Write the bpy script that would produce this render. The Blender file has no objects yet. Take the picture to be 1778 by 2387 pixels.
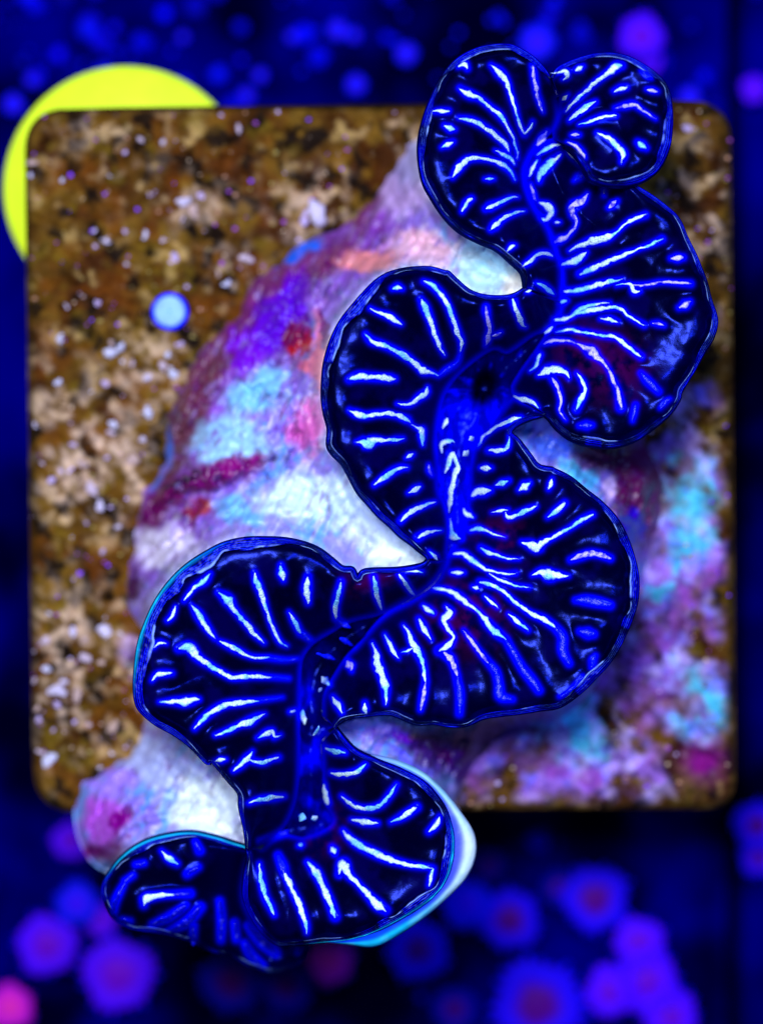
import bpy, math, random
import numpy as np
from mathutils import Vector
from mathutils.geometry import delaunay_2d_cdt

random.seed(7); RNG = np.random.default_rng(7)
SC = bpy.context.scene
COL = SC.collection
MM = 0.001
FLOOR = 44.0            # tile top stands this many mm above the tank floor
CAMD = 300.0            # camera height above the tile top, mm
PXS = 0.05              # mm per photograph pixel on the tile top

# ------------------------------------------------------------------ camera
cam = bpy.data.cameras.new('camera'); camo = bpy.data.objects.new('camera', cam); COL.objects.link(camo)
camo.location = (0, 0, (CAMD + FLOOR) * MM)
cam.sensor_fit = 'HORIZONTAL'; cam.sensor_width = 36.0
cam.lens = 36.0 * CAMD / (1778 * PXS)
cam.clip_start = 0.01; cam.clip_end = 10
cam.dof.use_dof = True
cam.dof.focus_distance = (CAMD - 22.5) * MM
cam.dof.aperture_fstop = 10.5
SC.camera = camo
# ------------------------------------------------------------------ world and lamps
w = bpy.data.worlds.new('World'); SC.world = w; w.use_nodes = True
bg = w.node_tree.nodes['Background']; bg.inputs[0].default_value = (0.10, 0.16, 1.0, 1); bg.inputs[1].default_value = 0.06

def lamp(name, loc, target, size, power, col):
    l = bpy.data.lights.new(name, 'AREA'); l.shape = 'DISK'; l.size = size; l.energy = power; l.color = col
    o = bpy.data.objects.new(name, l); COL.objects.link(o)
    o.location = loc
    o.rotation_euler = (Vector(target) - Vector(loc)).to_track_quat('-Z', 'Y').to_euler()
    return o
lamp('aquarium_lamp', (-0.055, 0.10, 0.47), (0, 0, 0.05), 0.11, 2.5, (0.88, 0.94, 1.0))
lamp('blue_aquarium_lamp', (0.10, 0.10, 0.45), (0, 0, 0.05), 0.08, 0.9, (0.16, 0.30, 1.0))

SC.view_settings.view_transform = 'Standard'; SC.view_settings.look = 'None'
SC.view_settings.exposure = 0; SC.view_settings.gamma = 1; SC.view_settings.use_curve_mapping = False
SC.render.engine = 'CYCLES'

# ------------------------------------------------------------------ helpers
TR = {'1': (900, 50, .48426), '2': (900, 550, .48426), '3': (700, 600, .33807), '4': (700, 1000, .48426),
      '5': (250, 1200, .48426), '6': (100, 1600, .63559), 'd': (0, 0, 1.07627), 't': (0, 100, .3632)}

def parse(s):
    """'1 x,y x,y 2 x,y' -> photograph pixels; a bare token switches the zoom the numbers were read in"""
    out = []; t = TR['d']
    for tok in s.split():
        if ',' not in tok: t = TR[tok]; continue
        v = [float(a) for a in tok.split(',')]
        out.append([t[0] + v[0] * t[2], t[1] + v[1] * t[2]] + [a * t[2] for a in v[2:]])
    return np.array(out)

def world(px, py, z):
    k = PXS * (CAMD - z) / CAMD
    return np.stack([(px - 889.0) * k, -(py - 1193.5) * k, z + FLOOR], -1) * MM

def lin(c):
    c = np.asarray(c, float) / 255.0
    return np.where(c <= 0.04045, c / 12.92, ((c + 0.055) / 1.055) ** 2.4)

def hashn(ix, iy, seed):
    h = (ix * 374761393 + iy * 668265263 + seed * 974711) & 0xffffffff
    h = ((h ^ (h >> 13)) * 1274126177) & 0xffffffff
    return ((h ^ (h >> 16)) & 0xffff) / 65535.0

def vnoise(x, y, seed=0):
    x = np.asarray(x, float); y = np.asarray(y, float)
    ix = np.floor(x).astype(np.int64); iy = np.floor(y).astype(np.int64)
    fx = x - ix; fy = y - iy; fx = fx * fx * (3 - 2 * fx); fy = fy * fy * (3 - 2 * fy)
    a = hashn(ix, iy, seed); b = hashn(ix + 1, iy, seed); c = hashn(ix, iy + 1, seed); d = hashn(ix + 1, iy + 1, seed)
    return (a * (1 - fx) + b * fx) * (1 - fy) + (c * (1 - fx) + d * fx) * fy

def fbm(x, y, s, seed=0, octv=4):
    x = np.asarray(x, float) / s; y = np.asarray(y, float) / s
    x, y = x * 0.83 - y * 0.56, x * 0.56 + y * 0.83
    t = 0; a = 1; n = 0
    for o in range(octv):
        t = t + a * vnoise(x + o * 17.3, y - o * 9.7, seed + o); n += a; a *= 0.5; x = x * 2.03; y = y * 2.03
    return t / n

def sstep(a, b, x):
    t = np.clip((x - a) / (b - a), 0, 1); return t * t * (3 - 2 * t)

def mix(a, b, t):
    t = np.asarray(t)[..., None]; return a * (1 - t) + b * t

def smooth(P, step=5.0):
    """Catmull-Rom through the traced points, resampled evenly"""
    n = len(P); out = []
    for i in range(n - 1):
        p0 = P[max(i - 1, 0)]; p1 = P[i]; p2 = P[i + 1]; p3 = P[min(i + 2, n - 1)]
        m = max(2, int(np.hypot(*(p2 - p1)[:2]) / step) + 1)
        for k in range(m):
            t = k / m
            out.append(0.5 * ((2 * p1) + (-p0 + p2) * t + (2 * p0 - 5 * p1 + 4 * p2 - p3) * t * t + (-p0 + 3 * p1 - 3 * p2 + p3) * t ** 3))
    out.append(P[-1])
    return np.array(out)

def segdist(px, py, P):
    """distance from points to a polyline, and the position along it"""
    best = np.full(px.shape, 1e9); arg = np.zeros(px.shape)
    for i in range(len(P) - 1):
        ax, ay = P[i][0], P[i][1]; dx = P[i + 1][0] - ax; dy = P[i + 1][1] - ay
        t = np.clip(((px - ax) * dx + (py - ay) * dy) / (dx * dx + dy * dy + 1e-9), 0, 1)
        d = np.hypot(px - ax - t * dx, py - ay - t * dy)
        m = d < best; best = np.where(m, d, best); arg = np.where(m, i + t, arg)
    return best, arg

def inside(px, py, P):
    r = np.zeros(px.shape, bool); j = len(P) - 1
    for i in range(len(P)):
        yi, yj = P[i][1], P[j][1]
        if yi != yj:
            c = ((yi > py) != (yj > py)) & (px < (P[j][0] - P[i][0]) * (py - yi) / (yj - yi) + P[i][0])
            r ^= c
        j = i
    return r

def mesh(name, co, faces, mat, parent=None, col=None, sm=True):
    me = bpy.data.meshes.new(name)
    me.from_pydata([tuple(v) for v in np.asarray(co)], [], [tuple(int(i) for i in f) for f in faces])
    if col is not None:
        a = me.color_attributes.new('Col', 'FLOAT_COLOR', 'POINT')
        c = np.ones((len(co), 4)); c[:, :3] = np.clip(col, 0, 1); a.data.foreach_set('color', c.ravel())
    if sm: me.polygons.foreach_set('use_smooth', [True] * len(me.polygons))
    me.materials.append(mat); me.update()
    o = bpy.data.objects.new(name, me); COL.objects.link(o)
    if parent: o.parent = parent
    return o

def grid_faces(nu, nv, closed=False):
    f = []
    for i in range(nu - 1):
        for j in range(nv if closed else nv - 1):
            a = i * nv + j; b = i * nv + (j + 1) % nv
            f.append((a, b, b + nv, a + nv))
    return f

def fill(poly, step):
    """triangulated sheet with an exact outline"""
    lo = poly.min(0); hi = poly.max(0)
    gx, gy = np.meshgrid(np.arange(lo[0], hi[0], step), np.arange(lo[1], hi[1], step))
    gx = gx + (np.arange(gx.shape[0]) % 2)[:, None] * step * 0.5
    gx = gx.ravel(); gy = gy.ravel()
    m = inside(gx, gy, poly)
    gx = gx[m]; gy = gy[m]
    d, _ = segdist(gx, gy, np.vstack([poly, poly[:1]]))
    m = d > step * 0.6
    pts = np.vstack([poly, np.stack([gx[m], gy[m]], -1)])
    n = len(poly)
    r = delaunay_2d_cdt([Vector((p[0], p[1])) for p in pts], [], [list(range(n))], 1, 1e-4)
    v = np.array([[a.x, a.y] for a in r[0]])
    return v, r[2]

def thing(name, label, cat, loc, group=None):
    o = bpy.data.objects.new(name, None); COL.objects.link(o); o.location = loc
    o.empty_display_size = 0.005
    o['label'] = label; o['category'] = cat
    if group: o['group'] = group
    return o

def adopt(root):
    """children were made in world coordinates: keep them there"""
    for c in root.children: c.matrix_parent_inverse = root.matrix_basis.inverted()

# ------------------------------------------------------------------ materials
def material(name, rough=0.5, spec=0.5, color=None, coat=0.0, bump=0.0, bscale=2000.0, var=0.0, vscale=900.0, sss=0.0, tint=None):
    m = bpy.data.materials.new(name); m.use_nodes = True
    nt = m.node_tree; b = nt.nodes['Principled BSDF']
    b.inputs['Roughness'].default_value = rough
    b.inputs['Specular IOR Level'].default_value = spec
    b.inputs['Coat Weight'].default_value = coat; b.inputs['Coat Roughness'].default_value = 0.08
    tc = nt.nodes.new('ShaderNodeTexCoord')
    if color is None:
        a = nt.nodes.new('ShaderNodeAttribute'); a.attribute_name = 'Col'; src = a.outputs['Color']
    else:
        a = nt.nodes.new('ShaderNodeRGB'); a.outputs[0].default_value = (*lin(color), 1); src = a.outputs[0]
    if var:
        n = nt.nodes.new('ShaderNodeTexNoise'); n.inputs['Scale'].default_value = vscale; n.inputs['Detail'].default_value = 4
        nt.links.new(tc.outputs['Object'], n.inputs['Vector'])
        mr = nt.nodes.new('ShaderNodeMapRange'); mr.inputs[1].default_value = 0.3; mr.inputs[2].default_value = 0.7
        mr.inputs[3].default_value = 1 - var; mr.inputs[4].default_value = 1 + var
        nt.links.new(n.outputs['Fac'], mr.inputs[0])
        vm = nt.nodes.new('ShaderNodeVectorMath'); vm.operation = 'SCALE'
        nt.links.new(src, vm.inputs[0]); nt.links.new(mr.outputs[0], vm.inputs['Scale']); src = vm.outputs[0]
    nt.links.new(src, b.inputs['Base Color'])
    if sss:
        b.inputs['Subsurface Weight'].default_value = sss; b.inputs['Subsurface Radius'].default_value = (0.3, 0.5, 1.0)
        b.inputs['Subsurface Scale'].default_value = 0.0006
    if bump:
        n = nt.nodes.new('ShaderNodeTexNoise'); n.inputs['Scale'].default_value = bscale; n.inputs['Detail'].default_value = 3
        nt.links.new(tc.outputs['Object'], n.inputs['Vector'])
        bp = nt.nodes.new('ShaderNodeBump'); bp.inputs['Strength'].default_value = bump; bp.inputs['Distance'].default_value = 0.0002
        nt.links.new(n.outputs['Fac'], bp.inputs['Height']); nt.links.new(bp.outputs[0], b.inputs['Normal'])
    if tint:
        b.inputs['Specular IOR Level'].default_value = 0.0
        g = nt.nodes.new('ShaderNodeBsdfGlossy'); g.inputs['Color'].default_value = (*[t * spec for t in tint], 1); g.inputs['Roughness'].default_value = rough
        if b.inputs['Normal'].links: nt.links.new(b.inputs['Normal'].links[0].from_socket, g.inputs['Normal'])
        ad = nt.nodes.new('ShaderNodeAddShader'); nt.links.new(b.outputs[0], ad.inputs[0]); nt.links.new(g.outputs[0], ad.inputs[1])
        nt.links.new(ad.outputs[0], nt.nodes['Material Output'].inputs['Surface'])
    return m

M_FLESH = material('wet_flesh', 0.24, 0.035, bump=0.10, bscale=2600, tint=(.05, .09, 1))
M_HIGHLIGHT = material('painted_highlight', 0.25, 0.4, bump=0.8, bscale=4200, var=0.35, vscale=5200)
M_RIM = material('wet_rim', 0.32, 0.05, bump=0.5, bscale=3000, tint=(.08, .2, 1))
M_SKEL = material('coral_skeleton', 0.38, 0.4, bump=0.35, bscale=900, var=0.10, vscale=800)
M_TILE = material('crusted_tile', 0.8, 0.12, bump=0.9, bscale=700, var=0.3, vscale=450)
M_GRAIN = material('tile_grain', 0.55, 0.4)
M_NOD = material('chalky_nodule', 0.6, 0.3, bump=0.4, bscale=2500, var=0.12)
M_YEL = material('yellow_plastic', 0.5, 0.3, color=(226, 255, 40), var=0.05, vscale=260, bump=.4, bscale=500)
M_FLOOR = material('tank_floor', 0.9, 0.0, bump=0.5, bscale=500)
M_POLYP = material('polyp_flesh', 0.6, 0.04, var=0.2, vscale=700)

# ------------------------------------------------------------------ setting: tank floor with a seam
nx, ny = 150, 170
xs = np.linspace(-120, 120, nx); xs = np.sort(np.concatenate([xs, [46.4, 46.7, 47.6, 48.1, 48.4, 48.9]])); nx = len(xs)
ys = np.linspace(-140, 140, ny)
gx, gy = np.meshgrid(xs, ys, indexing='ij'); X = gx.ravel(); Y = gy.ravel()
Z = 1.2 * fbm(X, Y, 14, 3) - 1.2
Z -= 14 * ((X > 46.55) & (X < 48.6))
n1 = fbm(X, Y, 9, 11, 5); n2 = fbm(X, Y, 30, 12)
fc = mix(lin((0, 0, 26)) * np.ones((len(X), 3)), lin((0, 0, 118)), sstep(0.36, 0.72, 0.6 * n1 + 0.4 * n2))
fc = mix(fc, lin((0, 0, 10)), ((X > 46.2) & (X < 48.9)).astype(float))
o = mesh('floor', np.stack([X, Y, Z], -1) * MM, grid_faces(nx, ny), M_FLOOR, None, fc); o['kind'] = 'structure'

# blue specks scattered over the floor: too many to count
def blob_mesh(r, seed):
    co = []; fa = []
    for i in range(3):
        a = (0.0, 0.6, 1.15)[i]
        for j in range(6):
            q = j * math.pi / 3 + i * 0.3; rr = r * math.cos(a) * (0.75 + 0.5 * hashn(np.int64(i * 7 + seed), np.int64(j), 5))
            co.append((rr * math.cos(q), rr * math.sin(q), r * 0.6 * math.sin(a)))
    co.append((0, 0, r * 0.6))
    fa = grid_faces(3, 6, True) + [(12 + j, 12 + (j + 1) % 6, 18) for j in range(6)]
    return np.array(co), fa
co = []; fa = []; cc = []; n = 0
for k in range(2600):
    x = random.uniform(-85, 85); y = random.uniform(38, 98) if k % 3 else random.uniform(-130, 38)
    if 45 < x < 50: continue
    dens = float(fbm(np.array([x]), np.array([y]), 16, 21)[0])
    top = 1 if y > 40 else 0.22
    if random.random() > (dens - 0.25) * 1.6 * top: continue
    r = 0.35 + 1.25 * random.random() ** 2.5
    b, f = blob_mesh(r, k)
    co.append(b + (x, y, -0.3)); fa += [tuple(i + n for i in q) for q in f]; n += len(b)
    c = lin(random.choice([(0, 2, 255), (12, 0, 255), (0, 0, 200), (4, 14, 255)])) * random.uniform(.4, 1)
    cc.append(np.tile(c, (len(b), 1)))
o = mesh('floor_specks', np.vstack(co) * MM, fa, M_POLYP, None, np.vstack(cc))
o['kind'] = 'stuff'; o['label'] = 'blurred blue specks scattered over the dark tank floor'; o['category'] = 'specks'

# ------------------------------------------------------------------ the square tile
CORN = parse('d 52,234 1582,214 1594,1753 72,1762'); RAD = [105, 105, 75, 110]
def rounded(C, R, n=10):
    out = []
    for i in range(4):
        c = C[i]; a = C[i - 1] - c; b = C[(i + 1) % 4] - c; a = a / np.hypot(*a); b = b / np.hypot(*b); r = R[i]
        for k in range(n + 1):
            t = k / n; p = c + a * r; q = c + b * r
            out.append((1 - t) ** 2 * p + 2 * t * (1 - t) * c + t * t * q)
    return np.array(out)
TILE = rounded(CORN, RAD)
tile = thing('frag_tile', 'square tile crusted with brown algae and pale specks under the coral', 'tile', (0, 0, 0))
y0 = TILE[:, 1].min() + 0.5; y1 = TILE[:, 1].max() - 0.5
NR = 400; NC = 400
rows = y0 + (y1 - y0) * (0.5 - 0.5 * np.cos(np.linspace(0.12, math.pi - 0.12, NR))) ; rows = np.linspace(y0, y1, NR)
P2 = np.vstack([TILE, TILE[:1]]); GX = []; GY = []
for yy in rows:
    xsn = []
    for i in range(len(P2) - 1):
        a, b = P2[i], P2[i + 1]
        if (a[1] > yy) != (b[1] > yy): xsn.append(a[0] + (b[0] - a[0]) * (yy - a[1]) / (b[1] - a[1]))
    xl, xr = min(xsn), max(xsn)
    GX.append(np.linspace(xl, xr, NC)); GY.append(np.full(NC, yy))
PX = np.concatenate(GX); PY = np.concatenate(GY)
ed, _ = segdist(PX, PY, P2)
wob = 5 * (fbm(PX, PY, 40, 5) - 0.5)
tz = 2.6 * (fbm(PX, PY, 60, 31, 5) - 0.5) + 1.7 * (fbm(PX, PY, 20, 37, 3) - 0.5) * sstep(2, 14, ed) - 1.8 * np.exp(-np.maximum(ed + wob, 0) / 9.0)
a1 = fbm(PX, PY, 120, 41, 5); a2 = fbm(PX, PY, 62, 43, 4); a3 = fbm(PX, PY, 26, 47, 3); a4 = fbm(PX, PY, 80, 49, 4)
c = np.ones((len(PX), 3)) * lin((90, 58, 6))
c = mix(c, lin((62, 28, 0)), sstep(.40, .62, a1))
c = mix(c, lin((122, 88, 20)), sstep(.42, .72, a2) * 0.75)
c = mix(c, lin((180, 146, 84)), sstep(.55, .76, a4 * .4 + a3 * .6) * .85)
c = mix(c, lin((120, 100, 16)), sstep(.55, .75, fbm(PX, PY, 45, 51)) * .4)
c = mix(c, lin((104, 52, 0)), sstep(.45, .7, fbm(PX, PY, 70, 57)) * .6 * sstep(1000, 500, PX))
c = mix(c, lin((22, 8, 0)), sstep(.52, .72, fbm(PX, PY, 38, 53)))
bright = np.zeros(len(PX))     # paler patches where lime crust grows through
for (x, y, r, s) in [(200, 1000, 130, 1), (120, 860, 90, .7), (330, 800, 100, .6), (150, 1400, 130, .7), (140, 1550, 110, .7), (330, 1480, 90, .7),
                     (680, 460, 90, .6), (420, 440, 60, .6), (500, 590, 70, .5), (1500, 480, 150, .5), (240, 300, 120, .3), (880, 300, 70, .5)]:
    x *= 1.07627; y *= 1.07627; r *= 1.07627
    bright = np.maximum(bright, s * np.exp(-((PX - x) ** 2 + (PY - y) ** 2) / r ** 2))
c = mix(c, lin((212, 178, 150)), sstep(.48, .80, a3 * .75 + a2 * .25 + bright * .10) * np.clip(bright * 1.3, 0, .9))
crust = np.zeros(len(PX))      # lilac and turquoise crust on the other half
for (x, y, r, s) in [(1480, 1050, 170, .85), (1500, 1250, 200, 1), (1430, 1450, 170, 1), (1200, 1620, 190, 1.1), (1520, 1520, 160, .9), (1330, 1670, 170, .9), (1500, 900, 110, .7), (1050, 1680, 120, .9), (290, 1410, 60, .6), (1560, 700, 70, .3)]:
    x *= 1.07627; y *= 1.07627; r *= 1.07627
    crust = np.maximum(crust, s * np.exp(-(((PX - x) ** 2 + (PY - y) ** 2) / r ** 2) ** 1.5))
cm = sstep(.40, .68, a4 * .3 + a2 * .4 + a3 * .3 + (crust - .75) * .4) * sstep(.1, .4, crust) * sstep(4, 40, ed)
cr = mix(np.ones((len(PX), 3)) * lin((150, 100, 200)), lin((186, 160, 232)), sstep(.42, .66, fbm(PX, PY, 50, 61)))
tq = np.zeros(len(PX))
for (x, y, r) in [(1510, 1070, 105), (1450, 1020, 50), (1235, 1570, 95), (1535, 1530, 105), (1490, 1190, 60), (1440, 1290, 40), (300, 1440, 30)]:
    tq = np.maximum(tq, np.exp(-((PX / 1.07627 - x + 110 * (a3 - .5) + 90 * (a2 - .5)) ** 2 + (PY / 1.07627 - y + 130 * (fbm(PX, PY, 40, 64) - .5)) ** 2) / r ** 2))
cr = mix(cr, lin((10, 200, 216)), sstep(.40, 1.0, tq * .8 + fbm(PX, PY, 34, 63, 3) * .5) * .8)
cr = mix(cr, lin((110, 110, 240)), sstep(.55, .7, fbm(PX, PY, 40, 65)) * .6)
cr = mix(cr, lin((136, 50, 150)), sstep(.52, .7, fbm(PX, PY, 60, 67)) * .7)
c = mix(c, cr, cm); tz = tz + .5 * cm
mag = np.exp(-((PX - 1640) ** 2 + (PY - 1775) ** 2) / 42 ** 2)
c = mix(c, lin((120, 10, 110)), np.clip(mag * 1.3, 0, 1))
c = mix(c, lin((40, 26, 2)), np.exp(-np.maximum(ed - 3, 0) / 12.0) * .85)  # shading along the tile edge, painted into its colour
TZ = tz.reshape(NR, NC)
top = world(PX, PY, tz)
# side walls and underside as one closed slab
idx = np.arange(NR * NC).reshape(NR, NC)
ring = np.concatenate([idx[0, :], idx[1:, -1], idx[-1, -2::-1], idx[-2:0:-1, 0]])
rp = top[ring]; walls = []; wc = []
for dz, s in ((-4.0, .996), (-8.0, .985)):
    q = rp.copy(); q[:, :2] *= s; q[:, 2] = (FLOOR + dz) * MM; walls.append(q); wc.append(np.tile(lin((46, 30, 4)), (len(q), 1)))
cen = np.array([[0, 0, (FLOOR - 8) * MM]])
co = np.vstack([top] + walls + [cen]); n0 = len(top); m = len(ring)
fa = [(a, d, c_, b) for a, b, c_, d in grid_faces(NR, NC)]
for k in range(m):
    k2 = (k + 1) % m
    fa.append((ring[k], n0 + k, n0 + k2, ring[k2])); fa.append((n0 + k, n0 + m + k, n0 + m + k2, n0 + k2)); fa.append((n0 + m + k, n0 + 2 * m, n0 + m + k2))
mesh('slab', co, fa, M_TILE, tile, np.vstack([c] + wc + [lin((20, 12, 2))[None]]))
# the stem it stands on
def lathe(prof, n=24):
    co = []
    for r, z in prof:
        for j in range(n): co.append((r * math.cos(2 * math.pi * j / n), r * math.sin(2 * math.pi * j / n), z))
    co = np.array(co); f = grid_faces(len(prof), n, True)
    f.append(tuple(range((len(prof) - 1) * n, len(prof) * n))); f.append(tuple(range(n))[::-1])
    return co, f
sx, sy = 4.0, 10.0
co, fa = lathe([(9, 0), (9, 2), (7, 4), (6.5, 20), (7, 33), (8, 36.2)])
mesh('stem', (co + (sx, sy, -0.6)) * MM, fa, M_TILE, tile, np.tile(lin((60, 44, 10)), (len(co), 1)))

def tile_z(px, py):
    r = np.clip(np.searchsorted(rows, py), 0, NR - 1)
    xl = GX[r][0]; xr = GX[r][-1]
    return TZ[r, int(np.clip((px - xl) / (xr - xl) * (NC - 1), 0, NC - 1))]

# pale nodules that can be told apart
nods = [(1180, 1010, 55), (1285, 980, 40), (1240, 1065, 60), (940, 1220, 48), (1040, 1265, 42), (680, 1260, 42), (1120, 1380, 50), (1410, 1470, 42), (1450, 1540, 36),
        (1580, 1385, 55), (440, 1690, 45), (630, 1650, 50), (540, 1620, 32), (705, 1985, 58), (900, 620, 38), (1050, 640, 34), (800, 700, 36), (210, 770, 40), (205, 850, 32),
        (1530, 550, 32), (610, 1205, 24), (1150, 1930, 46), (1050, 2060, 52), (1120, 2110, 50), (850, 2050, 32), (950, 2150, 42), (690, 2190, 46), (300, 515, 22), (400, 880, 26)]
nl = [(x * .3632, 100 + y * .3632, r * .3632) for x, y, r in nods]
nl += [(240 * .4451, 1400 + 205 * .4451, 19), (295 * .4451, 1400 + 480 * .4451, 22), (300 * .4451, 1400 + 545 * .4451, 17), (400 * .4451, 1400 + 500 * .4451, 20), (260 * .4451, 1400 + 840 * .4451, 22), (225 * .4451, 1400 + 790 * .4451, 16),
       (550 * .4451, 1400 + 170 * .4451, 26), (210 * .4451, 1400 + 620 * .4451, 20), (590 * .4451, 1400 + 660 * .4451, 24), (250 * .4451, 1400 + 370 * .4451, 20), (440 * .4451, 1400 + 290 * .4451, 22),
       (735, 495, 36), (715, 505, 24), (310, 1070, 24), (265, 990, 20), (215, 1140, 22), (230, 1180, 18), (120, 1120, 18), (190, 1080, 20), (340, 960, 22), (380, 850, 18), (1540, 515, 20), (1600, 300, 22), (1500, 560, 16)]
for k in range(420):
    x = RNG.uniform(80, 620); y = RNG.uniform(300, 1850)
    bv = max(math.exp(-((x / 1.07627 - a) ** 2 + (y / 1.07627 - b) ** 2) / r ** 2) * s for a, b, r, s in [(200, 1000, 150, 1), (120, 860, 110, .7), (330, 800, 110, .6), (150, 1400, 150, .7), (140, 1550, 130, .7), (330, 1480, 100, .7), (420, 440, 160, .4)])
    if RNG.random() < bv * .6: nl.append((x, y, RNG.uniform(6, 16)))
def nodule_mesh(seed):
    """a short bent calcareous tube with uneven thickness"""
    r_ = random.Random(seed); nu, nv = 9, 8; bm_co = []
    bend = r_.uniform(.3, 2.4); ln = r_.uniform(.9, 1.7); q = -bend / 2; x = y = 0.0; path = []
    for i in range(nu):
        path.append((x, y, q)); q += bend / (nu - 1); x += ln / (nu - 1) * math.cos(q); y += ln / (nu - 1) * math.sin(q)
    mx = sum(p[0] for p in path) / nu; my = sum(p[1] for p in path) / nu
    for i, (x, y, q) in enumerate(path):
        t = i / (nu - 1); rad = .42 * (math.sin(math.pi * min(1, max(0, t * .94 + .03))) ** .45) * (.7 + .6 * r_.random())
        for k in range(nv):
            e = 2 * math.pi * k / nv; rr = rad * (.8 + .4 * r_.random())
            bm_co.append((x - mx - math.sin(q) * math.cos(e) * rr, y - my + math.cos(q) * math.cos(e) * rr, math.sin(e) * rr))
    me = bpy.data.meshes.new('nodule'); me.from_pydata(bm_co, [], grid_faces(nu, nv, True))
    a = me.color_attributes.new('Col', 'FLOAT_COLOR', 'POINT')
    cl = lin([(226, 212, 240), (214, 190, 208), (220, 216, 244), (205, 172, 164), (212, 186, 236)][seed % 5])
    a.data.foreach_set('color', np.concatenate([np.append(cl * r_.uniform(.7, 1), 1) for p in bm_co]))
    me.polygons.foreach_set('use_smooth', [True] * len(me.polygons)); me.materials.append(M_NOD); me.update(); return me
NM = [nodule_mesh(s) for s in range(15)]
for k, (x, y, r) in enumerate(nl):
    o = bpy.data.objects.new('nodule', NM[(k * 4) % 15]); COL.objects.link(o); o.parent = tile
    o.location = world(x, y, tile_z(x, y) - 0.05); s = r * PXS * MM * .8
    s *= RNG.uniform(1.2, 1.8); o.scale = (s, s, s * RNG.uniform(.5, .9)); o.rotation_euler = (0, 0, k * 2.4)
# fine grains, past counting
co = []; fa = []; cc = []; n = 0
base = np.array([(1, 0, 0), (0, 1, 0), (-1, 0, 0), (0, -1, 0), (0, 0, .8)])
pal = [lin(q) for q in [(130, 50, 235), (150, 60, 170), (200, 170, 140), (170, 120, 90), (190, 165, 215), (110, 84, 20), (60, 34, 2), (150, 130, 60)]]
for k in range(1100):
    x = RNG.uniform(70, 1705); y = RNG.uniform(245, 1880)
    if not inside(np.array([x]), np.array([y]), TILE)[0]: continue
    r = (3.0 + 5.0 * RNG.random() ** 2); q = RNG.uniform(0, 6.28)
    p = world(x, y, tile_z(x, y)); b = base * r * PXS * MM
    b = np.stack([b[:, 0] * math.cos(q) - b[:, 1] * math.sin(q), (b[:, 0] * math.sin(q) + b[:, 1] * math.cos(q)) * RNG.uniform(.6, 1), b[:, 2]], -1)
    co.append(b + p); fa += [(n, n + 1, n + 4), (n + 1, n + 2, n + 4), (n + 2, n + 3, n + 4), (n + 3, n, n + 4)]; n += 5
    cc.append(np.tile(pal[int(RNG.integers(8))], (5, 1)))
o = mesh('grains', np.vstack(co), fa, M_GRAIN, tile, np.vstack(cc)); o['kind'] = 'stuff'

# ------------------------------------------------------------------ yellow disc on its stem, under the tile's corner
ycx, ycy, yr = 293, 438, 287
yz = -8.6
plug = thing('frag_plug', 'bright yellow round plug peeking out from under the tile corner', 'plug', tuple(world(ycx, ycy, yz) * (1, 1, 0)))
R = yr * PXS * (CAMD - yz) / CAMD
co, fa = lathe([(R - .8, -4), (R, -3.4), (R, -.5), (R - .5, 0.0)], 72)
mesh('disc', co * MM + (0, 0, (FLOOR + yz) * MM), fa, M_YEL, plug)
co, fa = lathe([(6, -.3), (5, 6), (4.5, FLOOR + yz - 3.8)], 24)
mesh('stem', co * MM, fa, M_YEL, plug)

# ------------------------------------------------------------------ small blue-rimmed button on the tile
bx, by = 397, 727
p = world(bx, by, tile_z(bx, by) - .25)
but = thing('button_polyp', 'tiny round pale blue button with a deep blue rim on the tile', 'polyp', tuple(p))
r0 = 44 * PXS
co, fa = lathe([(r0 * .9, 0), (r0, .5), (r0 * .97, 1.0), (r0 * .86, 1.15), (r0 * .80, 1.0)], 40)
mesh('rim', co * MM, fa, M_POLYP, but, np.tile(lin((0, 20, 255)), (len(co), 1)))
co, fa = lathe([(r0 * .84, .8), (r0 * .80, 1.12), (r0 * .6, 1.3), (r0 * .3, 1.22), (r0 * .1, 1.05), (r0 * .02, 1.02)], 40)
cl = np.tile(lin((150, 195, 255)), (len(co), 1)); cl[-40:] = lin((90, 160, 245)); cl[:40] = lin((40, 90, 255))
mesh('disc', co * MM, fa, M_POLYP, but, cl)

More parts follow.
